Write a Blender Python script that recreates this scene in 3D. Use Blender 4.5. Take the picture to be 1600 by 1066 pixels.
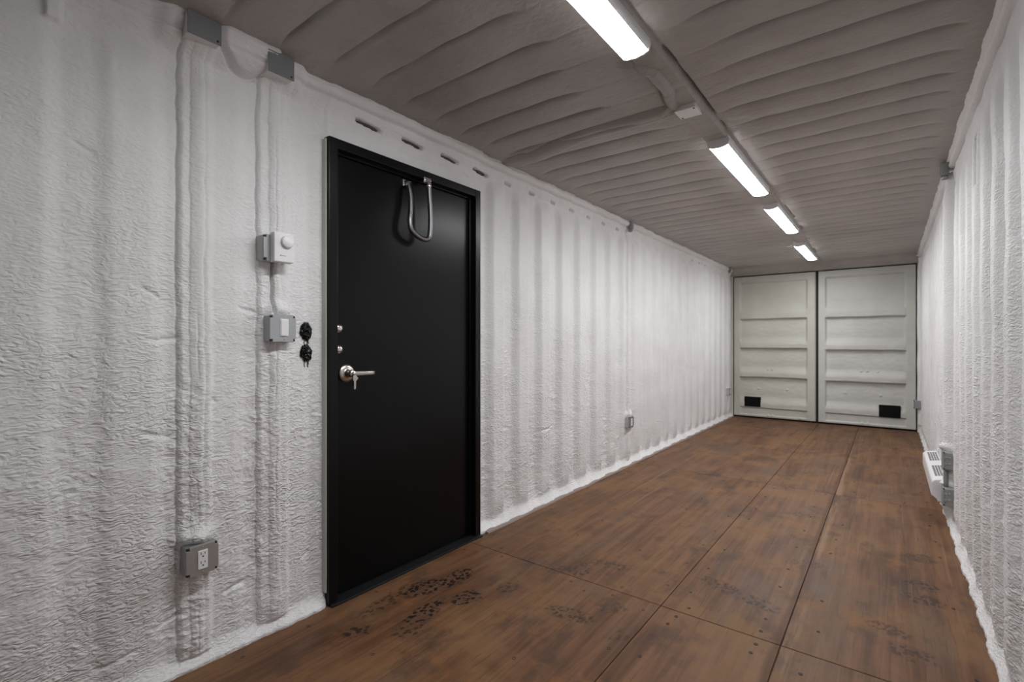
import bpy, bmesh, math, random
import numpy as np
from mathutils import Vector, Matrix

# ---------------------------------------------------------------- reset
for o in list(bpy.data.objects):
    bpy.data.objects.remove(o, do_unlink=True)
S = bpy.context.scene
COL = S.collection
random.seed(5)

# ---------------------------------------------------------------- camera
F_PX, HX, HY = 770.0, 1390.0, 535.0
YAW = math.atan((HX - 800) / F_PX)
cam_d = bpy.data.cameras.new('camera')
cam = bpy.data.objects.new('camera', cam_d)
COL.objects.link(cam)
cam_d.sensor_width = 36.0
cam_d.lens = F_PX / 1600 * 36.0
cam_d.shift_y = (HY - 533) / 1600
cam_d.clip_start = 0.02
cam.location = (2.05, 0.0, 1.2)
cam.rotation_euler = (math.pi / 2, 0, YAW)
S.camera = cam

# ---------------------------------------------------------------- world and exposure
w = bpy.data.worlds.new('world')
S.world = w
w.use_nodes = True
w.node_tree.nodes['Background'].inputs[0].default_value = (0.02, 0.02, 0.022, 1)
w.node_tree.nodes['Background'].inputs[1].default_value = 1.0
S.view_settings.view_transform = 'Standard'
S.view_settings.look = 'None'
S.view_settings.gamma = 1
S.view_settings.use_curve_mapping = False
S.view_settings.exposure = 0.0
LAMP = 65.0                      # radiance of the LED diffusers
LAMP_COL = (0.97, 0.98, 0.995, 1)

# room numbers
W, H, YB, YE = 2.375, 2.395, -1.9, 8.55
DY0, DY1, DZ = 1.268, 2.308, 2.138     # opening of the black door

# ---------------------------------------------------------------- node helpers
def mat(name, color=(0.8, 0.8, 0.8), rough=0.5, metal=0.0, spec=0.5):
    m = bpy.data.materials.new(name)
    m.use_nodes = True
    b = m.node_tree.nodes['Principled BSDF']
    b.inputs['Base Color'].default_value = (*color, 1)
    b.inputs['Roughness'].default_value = rough
    b.inputs['Metallic'].default_value = metal
    b.inputs['Specular IOR Level'].default_value = spec
    return m

class NT:
    def __init__(s, m):
        s.t = m.node_tree
        s.b = s.t.nodes['Principled BSDF']
    def n(s, typ, **kw):
        nd = s.t.nodes.new(typ)
        for k, v in kw.items():
            setattr(nd, k, v)
        return nd
    def l(s, a, b):
        s.t.links.new(a, b)
    def math(s, op, a, b=None, c=None):
        nd = s.n('ShaderNodeMath', operation=op)
        for i, v in enumerate((a, b, c)):
            if v is None:
                continue
            if hasattr(v, 'is_output'):
                s.l(v, nd.inputs[i])
            else:
                nd.inputs[i].default_value = v
        return nd.outputs[0]
    def vmath(s, op, a, b=None):
        nd = s.n('ShaderNodeVectorMath', operation=op)
        for i, v in enumerate((a, b)):
            if v is None:
                continue
            if hasattr(v, 'is_output'):
                s.l(v, nd.inputs[i])
            else:
                nd.inputs[i].default_value = v
        return nd.outputs['Value'] if op in ('LENGTH', 'DOT_PRODUCT') else nd.outputs[0]
    def noise(s, vec, scale, detail=4, rough=0.55, dist=0.0):
        nd = s.n('ShaderNodeTexNoise')
        nd.inputs['Scale'].default_value = scale
        nd.inputs['Detail'].default_value = detail
        nd.inputs['Roughness'].default_value = rough
        nd.inputs['Distortion'].default_value = dist
        s.l(vec, nd.inputs['Vector'])
        return nd.outputs['Fac']
    def rng(s, v, a, b, c=0.0, d=1.0):
        nd = s.n('ShaderNodeMapRange', interpolation_type='SMOOTHSTEP')
        s.l(v, nd.inputs[0])
        for i, q in zip((1, 2, 3, 4), (a, b, c, d)):
            nd.inputs[i].default_value = q
        return nd.outputs[0]
    def mix(s, fac, a, b, blend='MIX'):
        nd = s.n('ShaderNodeMix', data_type='RGBA', blend_type=blend)
        for i, v in ((0, fac), (6, a), (7, b)):
            if hasattr(v, 'is_output'):
                s.l(v, nd.inputs[i])
            else:
                nd.inputs[i].default_value = v if i == 0 else (*v, 1)
        return nd.outputs[2]
    def pos(s):
        return s.n('ShaderNodeNewGeometry').outputs['Position']
    def bump(s, h, strength, dist):
        nd = s.n('ShaderNodeBump')
        nd.inputs['Strength'].default_value = strength
        nd.inputs['Distance'].default_value = dist
        s.l(h, nd.inputs['Height'])
        s.l(nd.outputs[0], s.b.inputs['Normal'])

def foam_mat(name, col_a, col_b, stretch=(1, 0.55, 1.25), scale=60, dist=0.0046, rough=0.5, skin=True):
    m = mat(name, col_a, rough, 0, 0.35)
    t = NT(m)
    p = t.pos()
    big = t.noise(p, 2.3, 4, 0.6)
    c = t.mix(t.rng(big, 0.35, 0.7), col_a, col_b)
    t.l(c, t.b.inputs['Base Color'])
    if skin:      # rounded wrinkles parted by thin creases, coarser low down where the foam was sprayed thick
        warp = t.n('ShaderNodeTexNoise')
        warp.inputs['Scale'].default_value = 5.0
        t.l(p, warp.inputs['Vector'])
        pw = t.vmath('ADD', p, t.vmath('MULTIPLY', warp.outputs['Color'], (0.05, 0.05, 0.05)))
        q = t.vmath('MULTIPLY', pw, stretch)
        n1 = t.noise(q, scale, 1.5, 0.5, 0.3)
        n2 = t.noise(q, scale * 2.1, 1, 0.5, 0.2)
        r1 = t.math('POWER', t.math('ABSOLUTE', t.math('MULTIPLY', t.math('SUBTRACT', n1, 0.5), 3.4)), 0.95)
        h = t.math('ADD', r1, t.math('MULTIPLY', n2, 0.5))
        sep = t.n('ShaderNodeSeparateXYZ')
        t.l(p, sep.inputs[0])
        low = t.rng(sep.outputs['Z'], 2.2, 0.5, 0.38, 1.0)
        pat = t.rng(t.noise(p, 3.0, 2, 0.5), 0.35, 0.65, 0.55, 1.15)
        h = t.math('MULTIPLY', h, t.math('MULTIPLY', low, pat))
    else:
        h = t.noise(t.vmath('MULTIPLY', p, stretch), scale, 3, 0.5, 0.4)
    t.bump(h, 0.9, dist)
    return m

M = {}
M['foam'] = foam_mat('sprayed_foam_white', (0.785, 0.778, 0.780), (0.735, 0.722, 0.718))
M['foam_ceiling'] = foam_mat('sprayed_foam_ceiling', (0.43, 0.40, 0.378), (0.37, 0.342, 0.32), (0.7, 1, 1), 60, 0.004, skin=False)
M['foam_smooth'] = foam_mat('foam_smooth', (0.78, 0.775, 0.77), (0.75, 0.74, 0.73), (1, 1, 1), 60, 0.0012, skin=False)
M['leaf_a'] = foam_mat('leaf_foam_cream', (0.56, 0.55, 0.49), (0.50, 0.49, 0.43), (1, 1, 1), 40, 0.003, skin=False)
M['leaf_b'] = foam_mat('leaf_foam_grey', (0.57, 0.565, 0.535), (0.51, 0.505, 0.475), (1, 1, 1), 40, 0.003, skin=False)
M['steel_wall'] = mat('shell_steel', (0.25, 0.24, 0.23), 0.6)
M['rubber'] = mat('black_rubber', (0.012, 0.011, 0.010), 0.7)
M['vent_black'] = mat('vent_black', (0.004, 0.004, 0.004), 0.7, 0, 0.2)
M['galv'] = mat('galvanised_steel', (0.36, 0.37, 0.38), 0.42, 0.75)
M['galv_dull'] = mat('galvanised_dull', (0.30, 0.305, 0.31), 0.5, 0.35)
M['blank_shaded_grey'] = mat('blank_cover_shaded_grey', (0.20, 0.205, 0.21), 0.5, 0.2)  # cover grey taken darker to carry the shadow under the roof
M['switch_grey'] = mat('switch_cover_grey', (0.40, 0.415, 0.43), 0.45, 0.15)
M['overspray'] = foam_mat('foam_oversprayed_steel', (0.50, 0.48, 0.47), (0.36, 0.345, 0.34), (1, 1, 1), 90, 0.002, skin=False)
M['galv_zinc'] = mat('zinc_cover', (0.40, 0.385, 0.365), 0.45, 0.55)
M['white_plastic'] = mat('white_plastic', (0.82, 0.81, 0.83), 0.35)
M['white_enamel'] = mat('white_enamel', (0.80, 0.78, 0.80), 0.3)
M['box_pale'] = mat('ceiling_box_pale', (0.84, 0.85, 0.83), 0.45)
M['slot'] = mat('dark_slot', (0.02, 0.02, 0.022), 0.6)
M['screw'] = mat('screw_dark', (0.035, 0.028, 0.024), 0.6, 0.3)
M['chrome'] = mat('chrome', (0.75, 0.75, 0.77), 0.16, 1.0)
M['nickel'] = mat('satin_nickel', (0.56, 0.53, 0.49), 0.32, 1.0)
M['armour'] = mat('armoured_cable', (0.22, 0.22, 0.235), 0.36, 1.0)
M['grey_print'] = mat('grey_print', (0.20, 0.20, 0.23), 0.6)
M['caulk'] = mat('pale_caulk', (0.52, 0.53, 0.48), 0.6)
M['fixture'] = mat('fixture_white', (0.80, 0.80, 0.82), 0.4)

def door_black():
    m = mat('black_door_paint', (0.0028, 0.0028, 0.0034), 0.27, 0, 0.20)
    t = NT(m)
    t.bump(t.noise(t.pos(), 260, 2, 0.5), 0.10, 0.001)
    return m
M['door_black'] = door_black()
M['door_frame'] = mat('black_frame_paint', (0.0035, 0.0035, 0.004), 0.30, 0, 0.25)
M['goop'] = mat('black_sealant', (0.003, 0.003, 0.003), 0.22, 0, 0.3)
M['threshold'] = mat('threshold_dark', (0.02, 0.022, 0.024), 0.4, 0.5)

m = bpy.data.materials.new('led_diffuser')
m.use_nodes = True
nt = m.node_tree
nt.nodes.remove(nt.nodes['Principled BSDF'])
em = nt.nodes.new('ShaderNodeEmission')
em.inputs[0].default_value = LAMP_COL
em.inputs[1].default_value = LAMP
nt.links.new(em.outputs[0], nt.nodes['Material Output'].inputs[0])
M['led'] = m

PRINTS = [  # x, y, half length, half width, angle, strength : boot prints on the plywood
    (0.25, 1.66, 0.13, 0.065, 75, 1.0), (0.30, 1.83, 0.12, 0.055, 100, 1.0), (0.47, 1.71, 0.085, 0.055, 80, 1.0),
    (0.41, 1.50, 0.14, 0.05, 95, 0.75), (0.57, 1.90, 0.06, 0.05, 80, 0.45), (0.70, 2.23, 0.13, 0.05, 30, 0.5),
    (0.76, 2.29, 0.09, 0.05, 100, 0.65), (0.85, 2.43, 0.12, 0.045, 15, 0.55), (0.93, 1.88, 0.12, 0.05, 10, 0.7),
    (1.05, 2.04, 0.08, 0.05, 40, 0.45), (1.158, 1.864, 0.055, 0.045, 40, 0.5), (1.40, 2.55, 0.13, 0.055, 160, 0.65),
    (1.57, 2.49, 0.10, 0.05, 165, 0.7), (2.18, 3.155, 0.055, 0.075, 90, 0.75), (2.178, 2.986, 0.06, 0.085, 90, 0.75),
    (2.046, 2.589, 0.05, 0.08, 70, 0.55), (2.117, 2.441, 0.06, 0.08, 75, 0.6), (1.68, 3.09, 0.10, 0.05, 20, 0.35),
    (2.18, 3.554, 0.07, 0.08, 90, 0.5), (1.56, 3.95, 0.10, 0.06, 10, 0.4), (0.73, 4.66, 0.12, 0.10, 10, 0.6),
    (0.30, 1.24, 0.07, 0.04, 60, 0.6), (0.46, 1.37, 0.08, 0.05, 80, 0.45), (0.20, 1.50, 0.2, 0.05, 95, 0.45)]

def floor_mat():
    m = mat('worn_plywood', (0.2, 0.1, 0.06), 0.5, 0, 0.18)
    t = NT(m)
    p = t.pos()
    info = t.n('ShaderNodeObjectInfo')
    off = t.vmath('MULTIPLY', info.outputs['Location'], (3.1, 7.7, 0))
    q = t.vmath('ADD', p, off)
    grain = t.noise(t.vmath('MULTIPLY', q, (1, 0.035, 1)), 95, 5, 0.65, 0.25)
    streak = t.noise(t.vmath('MULTIPLY', q, (1, 0.045, 1)), 20, 5, 0.65, 0.35)
    band = t.noise(t.vmath('MULTIPLY', q, (1, 0.25, 1)), 4.2, 3, 0.6, 0.3)
    cloud = t.noise(p, 2.1, 5, 0.62)
    blotch = t.noise(t.vmath('MULTIPLY', p, (1, 0.6, 1)), 5.5, 5, 0.65)
    c = t.mix(t.rng(streak, 0.28, 0.72), (0.082, 0.037, 0.019), (0.185, 0.090, 0.046))
    c = t.mix(t.math('MULTIPLY', t.rng(cloud, 0.42, 0.66), 0.7), c, (0.215, 0.118, 0.056))
    c = t.mix(t.math('MULTIPLY', t.rng(band, 0.52, 0.72), 0.55), c, (0.130, 0.084, 0.060))
    c = t.mix(t.math('MULTIPLY', t.rng(blotch, 0.50, 0.70), 0.7), c, (0.060, 0.036, 0.027))
    c = t.mix(t.math('MULTIPLY', t.rng(grain, 0.54, 0.72), 0.6), c, (0.058, 0.030, 0.020))
    c = t.mix(t.math('MULTIPLY', t.rng(grain, 0.43, 0.30), 0.22), c, (0.27, 0.155, 0.09))
    scr = t.noise(t.vmath('MULTIPLY', q, (1, 0.012, 1)), 26, 3, 0.6)
    c = t.mix(t.math('MULTIPLY', t.rng(scr, 0.63, 0.72), 0.4), c, (0.30, 0.19, 0.12))
    c = t.mix(t.math('MULTIPLY', t.rng(t.noise(p, 3.7, 5, 0.7), 0.54, 0.68), 0.6), c, (0.215, 0.098, 0.036))
    # rusty damp patch along the far doors
    sep = t.n('ShaderNodeSeparateXYZ')
    t.l(p, sep.inputs[0])
    sx = t.math('ADD', sep.outputs['X'], t.math('MULTIPLY', t.math('SUBTRACT', t.noise(t.vmath('MULTIPLY', p, (1, 0.3, 1)), 7, 3, 0.6), 0.5), 0.05))
    wear = t.math('MULTIPLY', t.rng(sx, 1.675, 1.695), t.rng(sx, 1.712, 1.704))
    c = t.mix(t.math('MULTIPLY', wear, 0.75), c, (0.085, 0.038, 0.017))
    pale = t.math('MULTIPLY', t.math('MULTIPLY', t.rng(sx, 1.706, 1.714), t.rng(sx, 1.76, 1.73)), t.rng(streak, 0.45, 0.6))
    c = t.mix(t.math('MULTIPLY', pale, 0.6), c, (0.27, 0.17, 0.105))
    far = t.math('MULTIPLY', t.rng(sep.outputs['Y'], 7.4, 8.4), t.rng(blotch, 0.40, 0.62))
    c = t.mix(t.math('MULTIPLY', far, 0.65), c, (0.10, 0.042, 0.026))
    # boot prints: lug pattern inside soft ellipses
    tot = None
    for (x, y, a, b, ang, s) in PRINTS:
        d = t.vmath('SUBTRACT', p, (x, y, 0))
        r = t.n('ShaderNodeVectorRotate', rotation_type='Z_AXIS')
        t.l(d, r.inputs['Vector'])
        r.inputs['Angle'].default_value = -math.radians(ang)
        e = t.vmath('LENGTH', t.vmath('MULTIPLY', r.outputs[0], (1 / a, 1 / b, 0)))
        k = t.rng(e, 1.2, 0.75, 0.0, min(1.0, s * (1.3 if x < 0.6 else 0.95)))
        tot = k if tot is None else t.math('MAXIMUM', tot, k)
    vor = t.n('ShaderNodeTexVoronoi', feature='F1')
    vor.inputs['Scale'].default_value = 56
    t.l(t.vmath('MULTIPLY', p, (1, 0.75, 0)), vor.inputs['Vector'])
    lug = t.rng(vor.outputs['Distance'], 0.60, 0.40)
    patchy = t.rng(t.noise(p, 22, 3, 0.6), 0.36, 0.48)
    pr = t.math('MULTIPLY', t.math('MULTIPLY', lug, patchy), tot)
    c = t.mix(t.math('MULTIPLY', tot, 0.30), c, (0.075, 0.050, 0.040))
    c = t.mix(t.math('MULTIPLY', pr, 0.97), c, (0.014, 0.009, 0.008))
    t.l(c, t.b.inputs['Base Color'])
    t.l(t.rng(cloud, 0.3, 0.7, 0.42, 0.60), t.b.inputs['Roughness'])
    t.bump(t.math('SUBTRACT', grain, t.math('MULTIPLY', pr, 0.5)), 0.35, 0.0012)
    return m
M['floor'] = floor_mat()
M['floor_edge'] = mat('floor_gap_dark', (0.045, 0.022, 0.013), 0.8)

# ---------------------------------------------------------------- mesh helpers
def link(name, me, m, parent=None, smooth=False):
    o = bpy.data.objects.new(name, me)
    COL.objects.link(o)
    if m is not None:
        me.materials.append(M[m] if isinstance(m, str) else m)
    if parent is not None:
        o.parent = parent
        if parent.type == 'EMPTY' or tuple(parent.location) != (0, 0, 0):
            me.transform(Matrix.Translation(-Vector(world_loc(parent))))
    if smooth:
        me.polygons.foreach_set('use_smooth', [True] * len(me.polygons))
    return o

def world_loc(o):
    l = Vector(o.location)
    while o.parent is not None:
        o = o.parent
        l += Vector(o.location)
    return l

def tag(o, label=None, cat=None, group=None, kind=None):
    for k, v in (('label', label), ('category', cat), ('group', group), ('kind', kind)):
        if v:
            o[k] = v
    return o

def thing(name, loc, label, cat, group=None, kind=None):
    o = bpy.data.objects.new(name, None)
    o.empty_display_size = 0.05
    COL.objects.link(o)
    o.location = loc
    return tag(o, label, cat, group, kind)

def bm_new():
    return bmesh.new()

def bm_mesh(bm, name):
    me = bpy.data.meshes.new(name)
    bmesh.ops.recalc_face_normals(bm, faces=bm.faces)
    bm.to_mesh(me)
    bm.free()
    return me

def add_box(bm, a, b, bevel=0.0, seg=2):
    a, b = Vector(a), Vector(b)
    c = (a + b) / 2
    d = b - a
    r = bmesh.ops.create_cube(bm, size=1.0, matrix=Matrix.Translation(c) @ Matrix.Diagonal((abs(d.x), abs(d.y), abs(d.z), 1)))
    if bevel:
        es = list({e for v in r['verts'] for e in v.link_edges})
        bmesh.ops.bevel(bm, geom=es, offset=bevel, segments=seg, affect='EDGES', profile=0.5)

def box(name, a, b, m, parent=None, bevel=0.0, seg=2):
    bm = bm_new()
    add_box(bm, a, b, bevel, seg)
    return link(name, bm_mesh(bm, name), m, parent)

AX = {'x': Matrix.Rotation(math.pi / 2, 4, 'Y'), 'y': Matrix.Rotation(-math.pi / 2, 4, 'X'), 'z': Matrix.Identity(4)}
def add_lathe(bm, c, prof, axis='x', seg=24):
    """prof: (radius, height along axis) pairs"""
    mtx = Matrix.Translation(c) @ AX[axis]
    rings = []
    for r, hh in prof:
        if r < 1e-6:
            rings.append([bm.verts.new(mtx @ Vector((0, 0, hh)))])
        else:
            rings.append([bm.verts.new(mtx @ Vector((r * math.cos(2 * math.pi * i / seg), r * math.sin(2 * math.pi * i / seg), hh))) for i in range(seg)])
    for A, B in zip(rings, rings[1:]):
        for i in range(seg):
            j = (i + 1) % seg
            vs = [A[i % len(A)], A[j % len(A)], B[j % len(B)], B[i % len(B)]]
            vs = list(dict.fromkeys(vs))
            if len(vs) >= 3:
                try:
                    bm.faces.new(vs)
                except ValueError:
                    pass

def lathe(name, c, prof, m, parent=None, axis='x', seg=24):
    bm = bm_new()
    add_lathe(bm, c, prof, axis, seg)
    return link(name, bm_mesh(bm, name), m, parent, True)

def tube(name, pts, r, m, parent=None, seg=12, flat=None, nrm=None, rib=0.0):
    """sweep; flat=(ra, rb) gives an oval section with rb along nrm"""
    pts = [Vector(p) for p in pts]
    bm = bm_new()
    rings = []
    up = Vector(nrm) if nrm else None
    for i, p in enumerate(pts):
        d = (pts[min(i + 1, len(pts) - 1)] - pts[max(i - 1, 0)]).normalized()
        n = up if up else (Vector((1, 0, 0)) if abs(d.x) < 0.9 else Vector((0, 1, 0)))
        n = (n - d * n.dot(d)).normalized()
        t = d.cross(n)
        ra, rb = flat if flat else (r, r)
        k = 1 + (rib if i % 2 else -rib)
        rings.append([bm.verts.new(p + t * (ra * k * math.cos(2 * math.pi * j / seg)) + n * (rb * k * math.sin(2 * math.pi * j / seg))) for j in range(seg)])
    for A, B in zip(rings, rings[1:]):
        for i in range(seg):
            j = (i + 1) % seg
            bm.faces.new((A[i], A[j], B[j], B[i]))
    bm.faces.new(rings[0][::-1])
    bm.faces.new(rings[-1])
    return link(name, bm_mesh(bm, name), m, parent, True)

def spline(pts, n):
    """Catmull-Rom through pts"""
    P = [Vector(p) for p in pts]
    P = [2 * P[0] - P[1]] + P + [2 * P[-1] - P[-2]]
    out = []
    k = len(P) - 3
    for i in range(n + 1):
        u = i / n * k
        s = min(int(u), k - 1)
        f = u - s
        a, b, c, d = P[s:s + 4]
        out.append(0.5 * ((2 * b) + (c - a) * f + (2 * a - 5 * b + 4 * c - d) * f * f + (3 * b - a - 3 * c + d) * f ** 3))
    return out

# ---------------------------------------------------------------- numpy noise and height fields
def perlin(x, y, seed=0):
    rs = np.random.RandomState(seed)
    perm = rs.permutation(512)
    ang = rs.rand(512) * 2 * np.pi
    gx, gy = np.cos(ang), np.sin(ang)
    xi = np.floor(x).astype(np.int64)
    yi = np.floor(y).astype(np.int64)
    xf, yf = x - xi, y - yi
    def g(ix, iy, dx, dy):
        h = perm[(perm[ix & 511] + iy) & 511]
        return gx[h] * dx + gy[h] * dy
    u = xf ** 3 * (xf * (xf * 6 - 15) + 10)
    v = yf ** 3 * (yf * (yf * 6 - 15) + 10)
    a = g(xi, yi, xf, yf)
    b = g(xi + 1, yi, xf - 1, yf)
    c = g(xi, yi + 1, xf, yf - 1)
    d = g(xi + 1, yi + 1, xf - 1, yf - 1)
    return (a + u * (b - a)) * (1 - v) + (c + u * (d - c)) * v * 1.0

def sm(a, b, x):
    t = np.clip((x - a) / (b - a), 0, 1)
    return t * t * (3 - 2 * t)

def band(x, a, b, wd):
    return sm(a - wd, a + wd, x) * (1 - sm(b - wd, b + wd, x))

def gauss(x, c, s):
    return np.exp(-((x - c) / s) ** 2)

def steps(*segs):
    """(start, end, step) segments to one sorted array"""
    out = []
    for a, b, d in segs:
        n = max(1, int(round((b - a) / d)))
        out.append(np.linspace(a, b, n + 1))
    return np.unique(np.round(np.concatenate(out), 5))

def grid_mesh(name, P, keep=None, flip=False):
    """P: (nu, nv, 3)"""
    nu, nv, _ = P.shape
    idx = np.arange(nu * nv).reshape(nu, nv)
    q = np.stack([idx[:-1, :-1], idx[1:, :-1], idx[1:, 1:], idx[:-1, 1:]], -1)
    if flip:
        q = q[..., ::-1]
    q = q.reshape(-1, 4) if keep is None else q[keep]
    me = bpy.data.meshes.new(name)
    me.vertices.add(nu * nv)
    me.vertices.foreach_set('co', P.reshape(-1).astype(np.float32))
    me.loops.add(q.size)
    me.loops.foreach_set('vertex_index', q.reshape(-1).astype(np.int32))
    me.polygons.add(len(q))
    me.polygons.foreach_set('loop_start', np.arange(0, q.size, 4, dtype=np.int32))
    me.update(calc_edges=True)
    me.polygons.foreach_set('use_smooth', np.ones(len(q), dtype=bool))
    me.update()
    return me

def wrinkle(u, z, seed, rough):
    """orange-peel foam skin: short wavy horizontal wrinkles with creases"""
    wu = 0.9 * perlin(u * 6, z * 6, seed + 1)
    wz = 1.1 * perlin(u * 7 + 9, z * 5, seed + 2)
    a = perlin(u * 26 + wu, z * 60 + wz * 2, seed + 3)
    b = perlin(u * 48 + wu * 2, z * 85 + wz * 3, seed + 4)
    c = perlin(u * 11, z * 20 + wz, seed + 5)
    r = 1 - np.abs(a) * 2.2
    return rough * (0.0050 * (0.4 - r * 0.55) + 0.0024 * b + 0.0036 * c)

def lumps(u, z, seed):
    return 0.0055 * perlin(u * 3.1, z * 3.1, seed) + 0.0035 * perlin(u * 8.3, z * 6.0, seed + 1)

# ---------------------------------------------------------------- floor
floor = link('floor', bpy.data.meshes.new('floor'), None)
bm = bm_new()
add_box(bm, (-0.02, YB, -0.10), (W + 0.02, YE + 0.05, -0.006))
bm.to_mesh(floor.data)
bm.free()
floor.data.materials.append(M['floor_edge'])
tag(floor, 'dark worn brown plywood floor with boot prints', 'floor', kind='structure')
cols = [(-0.01, 1.2205), (1.2230, 1.7062), (1.7096, W + 0.01)]
rows = [(YB, -0.243), (-0.24, 2.194), (2.1975, 4.634), (4.638, 7.075), (7.078, YE + 0.03)]
for (x0, x1) in cols:
    for k, (y0, y1) in enumerate(rows):
        bm = bm_new()
        c = Vector(((x0 + x1) / 2, (y0 + y1) / 2, 0))
        dz = random.uniform(-0.0012, 0.0)
        add_box(bm, Vector((x0, y0, -0.024)) - c, Vector((x1, y1, dz)) - c, 0.0018, 1)
        o = bpy.data.objects.new('plywood_sheet', bm_mesh(bm, 'plywood_sheet'))
        COL.objects.link(o)
        o.data.materials.append(M['floor'])
        o.location = c
        o.parent = floor
bm = bm_new()
yy = 0.55
while yy < YE - 0.1:
    for x in (0.09, 0.5, 0.9, 1.175, 1.29, 1.62, 1.80, 2.27):
        if random.random() < 0.2:
            continue
        jx, jy = random.uniform(-0.03, 0.03), random.uniform(-0.035, 0.035)
        if 1.1 < x < 1.8:
            jx *= 0.3
        add_lathe(bm, (x + jx, yy + jy, -0.0005), [(0.0, 0.0), (0.004, 0.0), (0.0062, 0.0010), (0.0072, 0.0012), (0.0075, 0.0)], 'z', 8)
    yy += 0.305
for y in (2.15, 2.245, 4.59, 4.685, 7.03, 7.125):
    for x in (0.30, 0.80, 1.05, 1.35, 1.62, 2.15):
        add_lathe(bm, (x + random.uniform(-.05, .05), y + random.uniform(-.01, .01), -0.0005), [(0.0, 0.0), (0.004, 0.0), (0.0066, 0.0010), (0.0078, 0.0012), (0.008, 0.0)], 'z', 8)
tag(link('floor_screws', bm_mesh(bm, 'floor_screws'), 'screw', floor), kind='stuff')

# ---------------------------------------------------------------- left wall
PITCH = 0.281
def corr(y, c0, lo=0.032, hi=0.095):
    d = np.abs((y - c0 + PITCH / 2) % PITCH - PITCH / 2)
    return sm(lo, hi, d)

def floor_lip(y, z, seed, out=0.042):
    """smooth white foam fillet that runs along the floor; returns (extra depth, smoothing mask)"""
    n = perlin(y * 5, y * 0 + 0.3, seed)
    n2 = perlin(y * 23, y * 0 + 0.7, seed + 1)
    top = 0.055 + 0.035 * n
    o = out + 0.010 * n + 0.006 * n2
    t = np.clip(1 - (z - 0.012) / np.maximum(top, 0.02), 0, 1)
    return o * t ** 1.6, sm(0.0, 0.35, t)

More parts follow.
